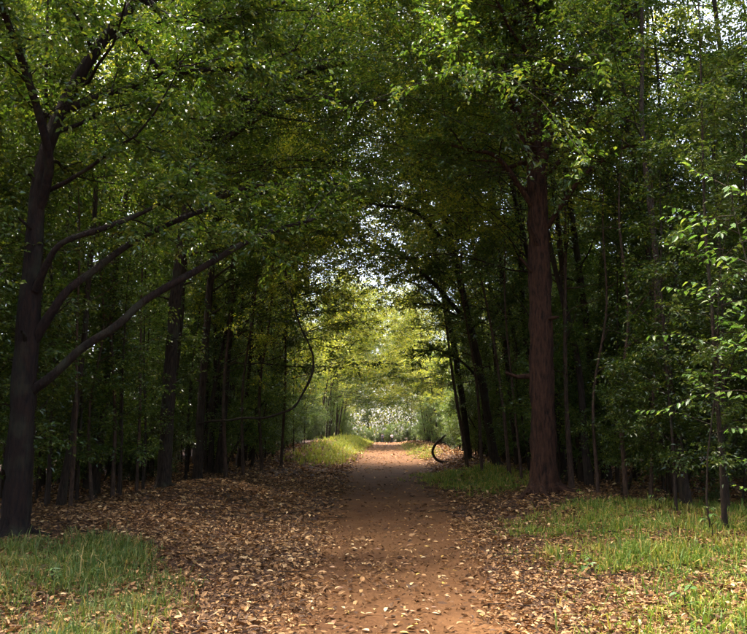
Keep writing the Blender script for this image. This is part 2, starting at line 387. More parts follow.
def side_rows(side):
    toward = 0 if side < 0 else math.pi
    def lab(fmt, look, y):
        return fmt % look + ' ' + where(side, y)
    # edge row: trees that lean over the path
    y = 26 if side < 0 else 20.5
    while y < 150:
        x = side * ((5.6 if side < 0 else 4.6) + rp.uniform(-.3, 1.2) + .012 * y)
        gap = 46 < y < 82 or y > 124; deep = 82 <= y <= 124
        if gap: x += side * 1.9
        if free(x, y, 1.2):
            q = rp.randrange(5) if y < 27 else rp.choice((2, 4, 0)) if y < 41 else rp.choice((1, 4, 1, 4, 0));
            if 27 < y < 41: x += side * .5
            L_ = lab('%s path-edge tree', EDGE_LOOK[q], y)
            put('edge', edge_v[q], x, y, L_, 'tree', L_ + ' (set)', toward + rp.uniform(-.6, .6) + (math.pi * rp.choice((.5, 1, 1.5)) if gap else 0), rp.uniform(1.0, 1.25) * (.82 if gap else 1.25 if deep else 1), 'edge_tree')
        y += rp.uniform(1.9, 3.0) * (1 if y < 48 else 1.5)
    n = 0
    for _ in range(1200):                               # inside the wood
        y = rp.uniform(5, 62) if rp.random() < .85 else rp.uniform(62, 150)
        x = side * rp.uniform(6.2 if y < 48 else 7.5, 16.5 if y < 62 else 12)
        if abs(x) > 3.2 + y * .62 + 2: continue
        if n < (66 if side < 0 else 46) and free(x, y, 1.3):
            n += 1; q = rp.randrange(4); L_ = lab('%s tree inside the wood', INNER_LOOK[q], y)
            put('inner', inner_v[q], x, y, L_, 'tree', L_ + ' (set)', rp.uniform(0, 6.28), rp.uniform(.85, 1.1) * (1 + .5 * float(sst(14, 34, y)) * (y < 60)), 'forest_tree')
    n = 0
    for _ in range(4000):
        y = 7 + 48 * rp.random()
        x = side * rp.uniform(5.4 if side < 0 else 4.4, 13)
        if abs(x) > 3.0 + y * .55 + 1: continue
        if n < 140 and free(x, y, .5):
            n += 1; q = rp.randrange(3); L_ = lab('%s sparse-leaved pole tree', ['thin', 'taller', 'very thin short'][q], y)
            put('pole', pole_v[q], x, y, L_, 'young tree', L_ + ' (set)', rp.uniform(0, 6.28), rp.uniform(.8, 1.15), 'pole_tree')
    n = 0; want = 80 if side < 0 else 92
    for _ in range(3000):                               # understorey
        y = rp.uniform(8, 60) if rp.random() < .75 else rp.uniform(60, 150)
        x = side * rp.uniform((6.4 if side < 0 else 4.7) + .006 * y, (15 if side < 0 else 13) if y < 60 else 8.5)
        if abs(x) > 3.0 + y * .55 + 1 or (side > 0 and y < 15): continue
        if n < want and free(x, y, .7):
            n += 1; q = rp.randrange(5); L_ = lab('%s leafy shrub', LOW_LOOK[q], y)
            put('low', low_v[q], x, y, L_, 'shrub', L_ + ' (set)', rp.uniform(0, 6.28), rp.uniform(.7, 1.1), 'understorey_shrub')
side_rows(-1); side_rows(1)
for k, (x, y) in enumerate([(-6.3, 15.6), (-6.6, 18.2), (-6.2, 22.2), (-6.0, 28.6), (-6.1, 33), (-6.4, 38), (5.4, 14.8), (6.2, 17.6), (5.3, 22), (5.0, 26.2), (5.1, 31.5), (5.3, 36.5), (9.6, 16), (10.4, 21.5)]):
    L_ = 'high-crowned tree arching over the path ' + where(-1 if x < 0 else 1, y)
    put('arch', arch_v[k % 2], x, y, L_, 'tree', L_ + ' (set)', (0 if x < 0 else math.pi) + rp.uniform(-.35, .35), rp.uniform(.95, 1.12) * (1.3 if y > 21 else 1.15 if abs(x) > 8 else 1), 'arching_tree')
for side, x0, spots in ((1, 4.3, (22.5, 27.5, 33.2, 38.5, 41, 44, 47, 51, 55, 60, 66)), (-1, 5.2, (29.5, 34, 39.5, 44, 49, 54, 60))):
    for k, y in enumerate(spots):
        q = (1, 3, 4, 3)[k % 4]; x = side * (x0 + rp.uniform(0, .9) + (.012 if side > 0 else .02) * (y - 22))
        L_ = '%s path-edge shrub %s' % (LOW_LOOK[q], where(side, y))
        put('thicket', low_v[q], x, y, L_, 'shrub', L_ + ' (set)', rp.uniform(0, 6.28), rp.uniform(.85, 1.15), 'understorey_shrub')
# out-of-view trees added beside and behind the viewpoint to shade the near ground
for k, (x, y, q) in enumerate([(-9.5, 4.5, 2), (-11, 7.5, 0), (-8.4, -1.5, 4), (-8.5, -7, 0), (10.5, 3.5, 2), (8.6, -4, 3), (-9, -13, 2), (8.8, -11, 1)]):
    L_ = '%s unseen shade tree %s' % (EDGE_LOOK[q], 'before the forked tree' if x < 0 else 'before the broad-leaved saplings')
    put('near', edge_v[q], x, y, L_, 'tree', L_ + ' (set)', (math.pi if x < 0 else 0) + rp.uniform(-.5, .5), rp.uniform(.95, 1.15), 'edge_tree')
# trees closing the far end of the path
for k in range(9):
    x = -16 + 4 * k + rp.uniform(-1, 1); y = 166 + rp.uniform(0, 10) + (14 if abs(x) < 3.5 else 0)
    put('end', edge_v[k % 5], x, y, 'leafy tree closing the view beyond the two walkers', 'tree', 'trees beyond the end of the path', rp.uniform(0, 6.28), rp.uniform(1.2, 1.6), 'edge_tree')
for k in range(17):
    x = -7.2 + .9 * k + rp.uniform(-.3, .3)
    put('end', low_v[2], x, 157.3 + rp.uniform(0, 1.2), 'low dense shrub just past the end of the path', 'shrub', 'low shrubs at the end of the path', rp.uniform(0, 6.28), rp.uniform(.5, .75), 'understorey_shrub')
for k in range(16):
    x = -10.5 + 1.4 * k + rp.uniform(-.4, .4); y = 158.5 + rp.uniform(0, 3.5)
    put('end', low_v[(2, 0, 4)[k % 3]], x, y, 'leafy shrub beyond the two walkers', 'shrub', 'shrubs beyond the end of the path', rp.uniform(0, 6.28), rp.uniform(.7, 1.0), 'understorey_shrub')

# ------------------------------------------------------------------ the trees one can tell apart
def px_poly(pts, n=28):
    """pts: (px, py, D, r_px) -> smoothed 3D polyline and radii"""
    A = np.array([np.append(at(p[0], p[1], p[2]), p[3] * p[2] / F_PX) for p in pts])
    Q = smooth_poly(A, n); return Q[:, :3], np.maximum(Q[:, 3], .004)
def hero(name, label, trunk, limbs, seed, bark, mat, root=True, twn=17, extra_nb=14, eL=2.6, c0=.45, leafL=.095, m=11, side_bias=(0, 0)):
    rng = np.random.default_rng(seed)
    P, R = px_poly(trunk, 44)
    z = float(gh(P[0, 0], P[0, 1])); P[0, 2] = z - .3
    org = np.array([P[0, 0], P[0, 1], z])
    e = empty(name, org); tag(e, label, 'tree')
    tb = Tubes(); fo = Foliage()
    RR = R.copy(); hgt = P[:, 2] - z
    RR *= 1 + .3 * np.exp(-np.maximum(hgt, 0) / .2)
    RR *= 1 + .06 * np.sin(np.arange(44) * 1.9) * rng.random(44)
    tb.add(P - org, RR, 18, .12, rng)
    for q in range(6):                                  # roots spreading from the foot
        a = q * 1.05 + rng.uniform(-.3, .3); r_ = R[2]; rl = rng.uniform(2.2, 4.2) * r_
        pts = [np.array([math.cos(a) * r_ * k, math.sin(a) * r_ * k, 0]) for k in (.35, 1.1)] + [np.array([math.cos(a + .25) * rl, math.sin(a + .25) * rl, 0])]
        hz = [r_ * 1.9, r_ * .45, -.05]
        pts = [np.array([p_[0], p_[1], float(gh(org[0] + p_[0], org[1] + p_[1])) - z + h_]) for p_, h_ in zip(pts, hz)]
        tb.add(smooth_poly(pts, 9), np.linspace(r_ * .5, r_ * .14, 9), 7, .08, rng)
    for q in range(5):                                  # broken stubs
        i = int(rng.uniform(.25, .55) * 44); a = rng.uniform(0, 6.28); dd = np.array([math.cos(a), math.sin(a), .5])
        tb.add(bpoly(P[i] - org, dd, R[i] * rng.uniform(2, 3.5), 4, rng, .2, 0), np.linspace(R[i] * .3, R[i] * .12, 4), 6, .12, rng)
    link('trunk', tb.mesh('trunk', bark), e)
    def dress(B, rb, nsub, Ls, tw, t0):
        n = len(B); tl = Tubes()
        for _ in range(nsub):
            f = rng.uniform(t0, .98) * (n - 1); i = min(int(f), n - 2); p2 = B[i] + (B[i + 1] - B[i]) * (f - i)
            tg = norm(B[i + 1] - B[i]); rv = rng.normal(size=3); rv[2] = rv[2] * .4 + .1
            S2 = bpoly(p2, tg * .6 + norm(rv), Ls * rng.uniform(.5, 1.1), 6, rng, .2, 0)
            tl.add(S2, np.linspace(max(.012, rb[i] * .4), .004, 6), 5); fo.twigs_on(S2, tw, .5, rng, .1)
        return tl
    for (pts, nsub, Ls, *lt) in limbs:
        B, rb = px_poly(pts, 30); B = B - org
        t = dress(B, rb, nsub, Ls, twn, lt[0] if lt else .3); t.add(B, rb, 9, .05, rng)
        fo.twigs_on(B, twn * 2, .5, rng, .8 if lt else .5)
        link('branch', t.mesh('branch', bark), e)
    tl = Tubes(); Q = P - org; n = len(Q)
    for b in range(extra_nb):
        f = (c0 + (.98 - c0) * (b + rng.random()) / extra_nb) * (n - 1); i = min(int(f), n - 2)
        a = b * 2.4 + rng.uniform(-.4, .4); hd = np.array([math.cos(a) + side_bias[0], math.sin(a) + side_bias[1], .45])
        B = bpoly(Q[i], hd, eL * rng.uniform(.6, 1.2), 8, rng, .15, .02); rb = np.linspace(max(.02, R[i] * .35), .006, 8)
        t2 = dress(B, rb, 6, eL * .4, twn, .25); fo.twigs_on(B, twn, .5, rng, .4)
        tl.add(B, rb, 6); tl.V += t2.V; tl.F += [f_ + tl.n for f_ in t2.F]; tl.n += t2.n
    if extra_nb: link('upper_branches', tl.mesh('upper_branches', bark), e)
    link('crown', fo.build('crown', mat, rng, m, leafL, shape='hex'), e)
    return e

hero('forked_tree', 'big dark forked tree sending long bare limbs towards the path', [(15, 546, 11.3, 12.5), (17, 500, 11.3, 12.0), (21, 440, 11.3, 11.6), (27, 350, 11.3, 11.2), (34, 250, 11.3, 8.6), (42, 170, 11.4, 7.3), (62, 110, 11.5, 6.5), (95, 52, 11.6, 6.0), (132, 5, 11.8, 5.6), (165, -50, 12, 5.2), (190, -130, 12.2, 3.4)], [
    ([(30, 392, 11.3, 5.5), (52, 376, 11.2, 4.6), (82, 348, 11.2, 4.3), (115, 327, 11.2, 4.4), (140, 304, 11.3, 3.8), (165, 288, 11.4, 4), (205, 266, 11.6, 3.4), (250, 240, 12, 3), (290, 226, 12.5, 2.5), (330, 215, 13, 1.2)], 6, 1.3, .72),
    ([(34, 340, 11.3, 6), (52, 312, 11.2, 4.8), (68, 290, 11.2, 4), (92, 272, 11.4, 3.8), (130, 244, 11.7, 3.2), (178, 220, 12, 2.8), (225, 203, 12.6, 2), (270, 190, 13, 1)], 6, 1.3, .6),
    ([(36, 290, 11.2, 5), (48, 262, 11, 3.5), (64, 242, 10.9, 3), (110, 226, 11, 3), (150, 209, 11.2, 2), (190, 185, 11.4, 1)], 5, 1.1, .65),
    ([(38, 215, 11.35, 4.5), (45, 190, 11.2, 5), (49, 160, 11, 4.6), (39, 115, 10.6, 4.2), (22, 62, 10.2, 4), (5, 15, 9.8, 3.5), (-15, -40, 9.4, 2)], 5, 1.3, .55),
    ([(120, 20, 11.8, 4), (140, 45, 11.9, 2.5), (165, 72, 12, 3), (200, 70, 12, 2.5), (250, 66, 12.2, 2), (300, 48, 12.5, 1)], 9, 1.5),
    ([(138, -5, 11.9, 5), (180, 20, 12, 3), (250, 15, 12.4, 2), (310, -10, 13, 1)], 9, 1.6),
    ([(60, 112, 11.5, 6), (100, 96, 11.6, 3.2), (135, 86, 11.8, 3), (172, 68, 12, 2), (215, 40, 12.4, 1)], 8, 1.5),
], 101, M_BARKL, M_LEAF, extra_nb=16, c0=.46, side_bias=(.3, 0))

hero('thick_trunk_tree', 'tall tree with thick straight red-brown trunk beside the path', [(545, 492, 18.6, 13.5), (545, 470, 18.6, 12.6), (543, 400, 18.6, 11.8), (541, 320, 18.6, 11), (540, 250, 18.6, 10.3), (537, 180, 18.6, 9.5), (534, 100, 18.6, 8), (530, 20, 18.7, 7), (524, -80, 18.8, 5), (515, -180, 19, 3)], [
    ([(538, 190, 18.6, 6), (552, 120, 18.3, 4.5), (564, 84, 18.1, 4), (597, 50, 17.8, 3.5), (637, 3, 17.5, 3), (665, -40, 17.2, 1.5)], 10, 1.9),
    ([(537, 175, 18.6, 5), (515, 120, 18.8, 4), (505, 70, 19, 3), (490, 20, 19.3, 2), (470, -30, 19.6, 1)], 10, 1.9),
    ([(536, 140, 18.6, 5), (546, 90, 18.9, 4), (548, 40, 19, 3), (560, -20, 19, 2)], 8, 1.8),
    ([(538, 215, 18.6, 3), (500, 160, 18.2, 2.5), (470, 150, 17.8, 2), (430, 140, 17.4, 1)], 10, 1.8),
    ([(539, 240, 18.6, 3), (580, 180, 17.8, 2.5), (620, 150, 17.2, 2), (660, 140, 16.8, 1)], 9, 1.6),
], 102, M_BARKR, M_LEAF, extra_nb=18, c0=.55, eL=3.2, side_bias=(-.35, 0))

hero('arching_tree', 'dark tree arching one long limb high over the path', [(163, 500, 20, 6.8), (166, 450, 20, 6.5), (170, 380, 20, 6.1), (176, 300, 20, 5.8), (186, 220, 20, 5.4), (198, 150, 20, 5.0), (206, 80, 20, 4.3), (212, 10, 20, 3.6), (215, -90, 20, 2.2)], [
    ([(196, 152, 20, 5.5), (225, 125, 19.5, 5), (255, 104, 19.2, 4.6), (282, 86, 19, 4.2), (305, 72, 18.8, 3.6), (345, 62, 18.5, 2), (400, 45, 18, 1)], 12, 2.2),
    ([(196, 165, 20, 3.5), (240, 130, 19, 3), (300, 96, 18.6, 2), (350, 102, 18.3, 1.6), (410, 98, 18, 1)], 12, 2.0),
    ([(188, 215, 20, 3), (240, 190, 19.5, 2.6), (290, 184, 19, 2.2), (330, 182, 18.8, 2), (362, 192, 18.6, 1.2)], 12, 1.8),
    ([(206, 80, 20, 4), (260, 50, 19.5, 3), (330, 10, 19, 2), (380, -20, 18.5, 1)], 12, 2.2),
], 103, M_BARK, M_LEAF, extra_nb=14, c0=.45, eL=3.0, side_bias=(.5, 0))

hero('leaning_tree', 'slim brown tree leaning over the path above the hooped root', [(497, 474, 31, 4.4), (490, 430, 31, 4), (481, 375, 31, 3.7), (470, 325, 31, 3.3), (458, 270, 31, 2.9), (446, 215, 31, 2.5), (430, 150, 31, 2.8), (415, 90, 31, 2)], [
    ([(470, 325, 31, 2.5), (440, 290, 30, 2), (410, 262, 29.5, 1.5), (385, 240, 29, .8)], 12, 2.2),
    ([(455, 258, 31, 2.5), (420, 215, 30.5, 2), (380, 205, 30, 1.5), (340, 200, 30, .8)], 14, 2.4),
    ([(484, 385, 31, 1.5), (462, 362, 30, 1.2), (438, 350, 29.5, .9), (420, 352, 29, .6)], 8, 1.2),
], 104, M_BARK, M_LEAF, extra_nb=14, c0=.4, eL=2.8, side_bias=(-.5, 0))
hero('leaning_tree', 'second slim tree leaning over the path beside the leafy thicket', [(468, 456, 38, 3.4), (464, 413, 38, 3.1), (456, 360, 38, 2.9), (449, 318, 38, 2.6), (441, 279, 38, 2.3), (432, 240, 38, 2.6), (418, 190, 38, 2), (400, 140, 38, 1.3)], [
    ([(447, 310, 38, 1.6), (425, 290, 37, 1.3), (405, 280, 36.5, 1), (385, 278, 36, .7)], 8, 1.6),
    ([(441, 279, 38, 2), (415, 260, 37, 1.5), (380, 250, 36, 1), (350, 255, 36, .6)], 12, 2.2),
], 105, M_BARK, M_LEAFY, extra_nb=12, c0=.42, eL=2.6, side_bias=(-.5, 0))
hero('slim_trunk_tree', 'slim dark tree from which the hooked vine hangs', [(197, 484, 24.5, 4.3), (199, 440, 24.5, 4.0), (203, 380, 24.5, 3.7), (208, 310, 24.5, 3.6), (214, 240, 24.5, 3.2), (222, 160, 24.5, 2.9), (232, 80, 24.5, 2.2), (240, 0, 24.5, 1.4)], [
    ([(212, 260, 24.5, 3), (250, 235, 24, 2.4), (290, 225, 23.5, 2), (340, 235, 23, 1)], 14, 2.0),
    ([(218, 200, 24.5, 3), (260, 165, 24, 2.2), (310, 160, 23.5, 1.8), (360, 170, 23, 1)], 14, 2.2),
], 106, M_BARK, M_LEAF, extra_nb=14, c0=.4, eL=2.8, side_bias=(.6, 0))

# slender stems leaning over the path edge
def stem_tree(label, group, pts, seed):
    rng = np.random.default_rng(seed); P, R = px_poly(pts, 26); z = float(gh(P[0, 0], P[0, 1])); P[0, 2] = z - .15
    org = np.array([P[0, 0], P[0, 1], z]); e = empty('slender_tree', org); tag(e, label, 'young tree', group)
    tb = Tubes(); fo = Foliage(); tb.add(P - org, R, 7, .08, rng)
    for b in range(9):
        i = 8 + 2 * b; a = rng.uniform(0, 6.28); B = bpoly(P[min(i, 25)] - org, (math.cos(a), math.sin(a), .7), rng.uniform(.6, 1.5), 5, rng, .18, 0)
        tb.add(B, np.linspace(R[min(i, 25)] * .5, .004, 5), 4); fo.twigs_on(B, 7, .4, rng, .2)
    link('trunk', tb.mesh('trunk', M_BARKS), e); link('crown', fo.build('crown', M_LEAF, rng, 8, .09), e)
M_BARKS = bark_mat('bark_slender', (.022, .013, .008), (.12, .070, .040), moss=.4)
rs = random.Random(21)
for k, (bx_, by_, D, lean, r) in enumerate([(468, 465, 32, 62, 1.6), (482, 470, 28, 40, 1.5), (510, 478, 24, 56, 1.6), (522, 481, 22.5, 34, 1.2), (572, 488, 19.5, 8, 2.4), (598, 492, 18, -6, 1.6), (626, 496, 17, 7, 2.0), (651, 500, 16, 3, 1.5)]):
    g_ = at(bx_, by_, D); zz = float(gh(g_[0], g_[1])); top = 400 - D * 2
    pts = [(bx_, by_, D, r * 1.25)] + [(bx_ - lean * (f ** 1.3) + rs.uniform(-6, 6), by_ - top * f + rs.uniform(-4, 4), D + rs.uniform(-.3, .3), r * (1.1 - .8 * f)) for f in (.25, .5, .75, 1)]
    side_ = 'leaning slender tree at the path edge ' if D > 20.5 else 'upright slender tree '
    stem_tree(side_ + where(1, D), side_.strip() + ' ' + where(1, D) + ' (set)', pts, 400 + k)
for k, (bx_, by_, D, lean, r) in enumerate([(70, 512, 15, -8, 1.8), (92, 508, 16.5, -14, 1.5), (112, 505, 17, 6, 2.0), (136, 500, 18.5, -10, 1.5), (226, 482, 25, -16, 1.8), (243, 478, 27, -22, 1.4), (262, 472, 30, -18, 1.5), (281, 468, 33, -26, 1.3)]):
    top = 400 - D * 2
    pts = [(bx_, by_, D, r * 1.25)] + [(bx_ - lean * (f ** 1.3) + rs.uniform(-6, 6), by_ - top * f + rs.uniform(-4, 4), D + rs.uniform(-.3, .3), r * (1.1 - .8 * f)) for f in (.25, .5, .75, 1)]
    side_ = 'slender dark-stemmed tree '
    stem_tree(side_ + where(-1, D), side_.strip() + ' ' + where(-1, D) + ' (set)', pts, 450 + k)

# hooked vine and hooped root
t = Tubes(); P, R = px_poly([(198, 424, 24.4, 1.5), (212, 421, 24, 1.4), (228, 420.5, 23.7, 1.5), (243, 418, 23.5, 1.4), (262, 418, 23.3, 1.6), (278, 414, 23.1, 1.5), (294, 407, 23, 1.7), (304, 391, 22.9, 1.6), (312, 374, 22.9, 1.7), (313, 357, 22.9, 1.5), (308, 342, 22.9, 1.4), (301, 328, 23, 1.3), (294, 305, 23.2, 1.1), (284, 262, 23.4, 1), (288, 226, 23.5, .8)], 70)
R = .75 * R * (1 + .18 * np.random.default_rng(9).normal(size=70))
t.add(P, R, 8, .06, np.random.default_rng(1))
v = link('hanging_vine', t.mesh('hanging_vine', M_BARK)); tag(v, 'dark woody vine hanging in a wide hook from the slim tree', 'vine')
g = ground_at(445, 463); D = g[1]
t = Tubes(); P, R = px_poly([(446, 435, D + .5, .6), (441, 439, D + .2, 1.0), (435, 445, D, 1.2), (432.5, 452, D, 1.3), (436, 459, D, 1.3), (444, 462.5, D, 1.3), (452, 462, D, 1.2), (458, 466, D, 1)], 36)
t.add(P, R, 8, .06, np.random.default_rng(2))
v = link('hooped_root', t.mesh('hooped_root', M_BARK)); tag(v, 'dark hooped root curling up from the grassy bank', 'root')

# ------------------------------------------------------------------ distant wood: one mass of foliage and stems round the place
rng = np.random.default_rng(5)
def mass(n, fx, fy, zmax, size):
    x = fx(n); y = fy(n); z = rng.random(n) ** .8 * zmax
    k = (np.sin(x * .9 + z * .8) * np.sin(y * .7 + 1.3 * z) + .7 * np.sin(x * 2.1 - y * 1.7) * np.sin(z * 1.9 + y)) > -.25
    x, y, z = x[k], y[k], z[k]; n = len(x)
    return np.stack([x, y, gh(x, y) + z], 1), size * rng.uniform(.6, 1.3, n)
def wood(name, label, parts, mat):
    P = np.vstack([p[0] for p in parts]); L = np.concatenate([p[1] for p in parts]); n = len(P)
    d = rng.normal(size=(n, 3)); d[:, 2] -= .5; nr = np.array([0, 0, 1]) + rng.normal(size=(n, 3)) * .6
    V, F, r = leaf_arrays(P, d, nr, L, L * .5, rng)
    tag(link(name, mesh_np(name, V, [F], mat, r)), label, 'wood', kind='stuff')
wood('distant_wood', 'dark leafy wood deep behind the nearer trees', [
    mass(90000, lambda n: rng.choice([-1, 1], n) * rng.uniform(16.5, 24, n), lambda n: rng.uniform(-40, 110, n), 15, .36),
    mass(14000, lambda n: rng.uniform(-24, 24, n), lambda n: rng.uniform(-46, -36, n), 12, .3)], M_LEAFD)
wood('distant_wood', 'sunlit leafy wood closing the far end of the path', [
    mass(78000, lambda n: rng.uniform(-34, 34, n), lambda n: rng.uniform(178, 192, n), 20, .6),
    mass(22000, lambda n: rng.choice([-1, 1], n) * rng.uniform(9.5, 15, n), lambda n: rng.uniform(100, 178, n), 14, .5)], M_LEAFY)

# ------------------------------------------------------------------ leaf litter
def band(y0, y1, xw, dens, size):
    A = (y1 - y0) * 2 * xw; n = int(A * dens)
    x = rng.uniform(-xw, xw, n); y = rng.uniform(y0, y1, n); a = np.abs(x - .12) - hw(y)
    p = .055 + .13 * sst(0, .6, wnoise(x * .9 + 7, y * .5 + 2)) ** 2 + .83 * sst(-.35, .55, a + .22 * wnoise(x * 1.3, y * 1.1))
    p *= .55 + .45 * sst(-.5, .5, wnoise(x * .7 + 4, y * .6))
    k = rng.random(n) < p
    return x[k], y[k], np.full(k.sum(), size)
bs = [band(4.6, 9, 4.6, 1850, .049), band(9, 15, 6.5, 950, .056), band(15, 28, 12, 270, .085), band(28, 60, 10, 80, .12), band(60, 150, 6, 28, .18)]
x = np.concatenate([b[0] for b in bs]); y = np.concatenate([b[1] for b in bs]); L = np.concatenate([b[2] for b in bs]); n = len(x)
L = L * np.clip(np.exp(rng.normal(size=n) * .35), .35, 2.0); a = rng.uniform(0, 6.283, n)
d = np.stack([np.cos(a), np.sin(a), rng.normal(size=n) * .32], 1)
near = y < 15
nr = np.stack([rng.normal(size=n) * .45, rng.normal(size=n) * .45, np.ones(n)], 1)
z = gh(x, y) + .03 + rng.random(n) * .025
wd = L * rng.uniform(.35, .6, n); B_ = np.stack([x, y, z], 1)
V, F, r = leaf_arrays(B_[near], d[near], nr[near], L[near], wd[near], rng, 'hex', fold=.18, curl=.12)
k = ~near; V2, F2, r2 = leaf_arrays(B_[k], d[k], nr[k], L[k], wd[k], rng, 'quad', fold=.18, curl=.12)
o = link('leaf_litter', mesh_np('leaf_litter', np.vstack([V, V2]), [F, F2 + len(V)], M_LITTER, np.concatenate([r, r2]))); tag(o, 'brown dead leaves carpeting both sides of the path', 'leaf litter', kind='stuff')
tb = Tubes(); r2_ = np.random.default_rng(77)
for q in range(520):                                    # fallen twigs lying among the leaves
    yy = 5 + 22 * r2_.random() ** 1.5; xx = r2_.choice([-1, 1]) * r2_.uniform(.9, 5.5); a_ = r2_.uniform(0, 6.28); ll = r2_.uniform(.12, .7)
    pts = bpoly((xx, yy, 0), (math.cos(a_), math.sin(a_), 0), ll, 5, r2_, .18, 0); pts[:, 2] = gh(pts[:, 0], pts[:, 1]) + .05 + r2_.random(5) * .02
    tb.add(pts, np.linspace(.004 + .006 * ll, .003, 5), 4)
tag(link('fallen_twigs', tb.mesh('fallen_twigs', M_BARK)), 'thin dead twigs lying among the fallen leaves', 'twigs', kind='stuff')
n = 2600; ky = 4.8 + 14 * r2_.random(n) ** 1.6; kx = .12 + r2_.uniform(-1.1, 1.1, n) * hw(ky); sz = np.exp(r2_.normal(size=n) * .5) * .009
oct_ = np.array([[1, 0, 0], [-1, 0, 0], [0, 1, 0], [0, -1, 0], [0, 0, .6], [0, 0, -.6]]); of = np.array([[0, 2, 4], [2, 1, 4], [1, 3, 4], [3, 0, 4], [2, 0, 5], [1, 2, 5], [3, 1, 5], [0, 3, 5]])
Vp = oct_[None] * (sz[:, None, None] * r2_.uniform(.6, 1.3, (n, 6, 1))) + np.stack([kx, ky, gh(kx, ky) + .024], 1)[:, None]
tag(link('pebbles', mesh_np('pebbles', Vp.reshape(-1, 3), [(of[None] + 6 * np.arange(n)[:, None, None]).reshape(-1, 3)], M_PATH)), 'small crumbs of red earth and grit on the path', 'pebbles', kind='stuff')

# ------------------------------------------------------------------ grass
def in_poly(x, y, poly):
    c = np.zeros(len(x), bool); j = len(poly) - 1
    for i in range(len(poly)):
        xi, yi = poly[i][:2]; xj, yj = poly[j][:2]
        k = ((yi > y) != (yj > y)) & (x < (xj - xi) * (y - yi) / (yj - yi + 1e-12) + xi); c ^= k; j = i
    return c
def grass(name, label, polys, n, hgt, mat, patch=.5, wid=.007, seed=1, soft=.2):
    rng = np.random.default_rng(seed); out = []
    for poly, share in polys:
        pl = [ground_at(*p) for p in poly]; X0, X1 = min(p[0] for p in pl), max(p[0] for p in pl); Y0, Y1 = min(p[1] for p in pl), max(p[1] for p in pl)
        m = int(n * share); x = rng.uniform(X0, X1, m * 6); y = rng.uniform(Y0, Y1, m * 6)
        k = in_poly(x + .25 * wnoise(x * 2, y * 2), y + .3 * wnoise(y * 2 + 3, x * 2), pl) & (rng.random(m * 6) < patch + (1 - patch) * sst(-.3, .35, wnoise(x * 1.6 + 2, y * 1.2)))
        out.append(np.stack([x[k], y[k]], 1)[:m])
    Q = np.vstack(out); Q = Q + rng.normal(size=Q.shape) * soft; kb = 5; cs = np.repeat(np.exp(rng.normal(size=len(Q)) * .4), kb); Q = np.repeat(Q, kb, 0); n = len(Q)
    Q = Q + rng.normal(size=(n, 2)) * .03 * cs[:, None]
    b = np.stack([Q[:, 0], Q[:, 1], gh(Q[:, 0], Q[:, 1]) + .0], 1); a = rng.uniform(0, 6.28, n)
    out_ = np.stack([np.cos(a), np.sin(a), np.zeros(n)], 1); sd = np.stack([-np.sin(a), np.cos(a), np.zeros(n)], 1)
    h = hgt * cs[:, None] * rng.uniform(.45, 1.25, n)[:, None] * (1 + .55 * wnoise(b[:, 0] * 1.9, b[:, 1] * 1.7))[:, None]; ln = (.2 + 1.3 * rng.random(n) ** 1.3)[:, None]; ww = wid * rng.uniform(.6, 1.4, n)[:, None]; up = np.array([0, 0, 1.0])
    m1 = b + up * h * .55 + out_ * h * ln * .25; tp = b + up * h * np.maximum(1 - ln * .42, .35) + out_ * h * ln * .85
    V = np.stack([b - sd * ww, b + sd * ww, m1 - sd * ww * .9, m1 + sd * ww * .9, tp], 1).reshape(-1, 3)
    o = np.arange(n)[:, None] * 5
    F = np.concatenate([o + np.array([[0, 1, 3]]), o + np.array([[0, 3, 2]]), o + np.array([[2, 3, 4]])], 1).reshape(-1, 3)
    r = np.repeat(np.where(rng.random(n) < .14, rng.uniform(.9, 1, n), np.clip(rng.random(n) * .7 + .3 * wnoise(b[:, 0], b[:, 1]) + .12, 0, 1)), 3)
    ob = link(name, mesh_np(name, V, [F], mat, r)); tag(ob, label, 'grass', kind='stuff')
    return ob
grass('grass', 'short green grass in front of the big forked tree', [([(-60, 560), (-60, 700), (30, 700), (115, 640), (160, 585), (140, 548), (90, 533), (40, 545)], 1)], 7000, .11, M_GRASSG, .0, .005, seed=1, soft=.2)
grass('grass', 'yellowish grass tufts scattered in litter beyond the thick red-brown trunk', [([(520, 522), (560, 508), (640, 506), (800, 505), (830, 600), (830, 700), (640, 700), (610, 610), (560, 560)], 1)], 7500, .115, M_GRASS, .0, .006, seed=2, soft=.3)
grass('grass', 'bright sunlit grass on the high bank opposite the hooped root', [([(298, 458), (325, 446), (350, 440), (371, 440.5), (366, 444), (350, 455), (325, 464), (300, 466)], 1)], 6500, .30, M_GRASSY, .3, .016, seed=3, soft=.5)
grass('grass', 'low green grass on the bank beside the hooped root', [([(403, 443), (415, 445), (432, 449), (440, 456), (425, 459), (412, 455)], .35), ([(425, 475), (470, 468), (530, 478), (535, 490), (480, 492), (445, 486)], .65)], 5000, .13, M_GRASS, .1, .011, seed=4, soft=.4)

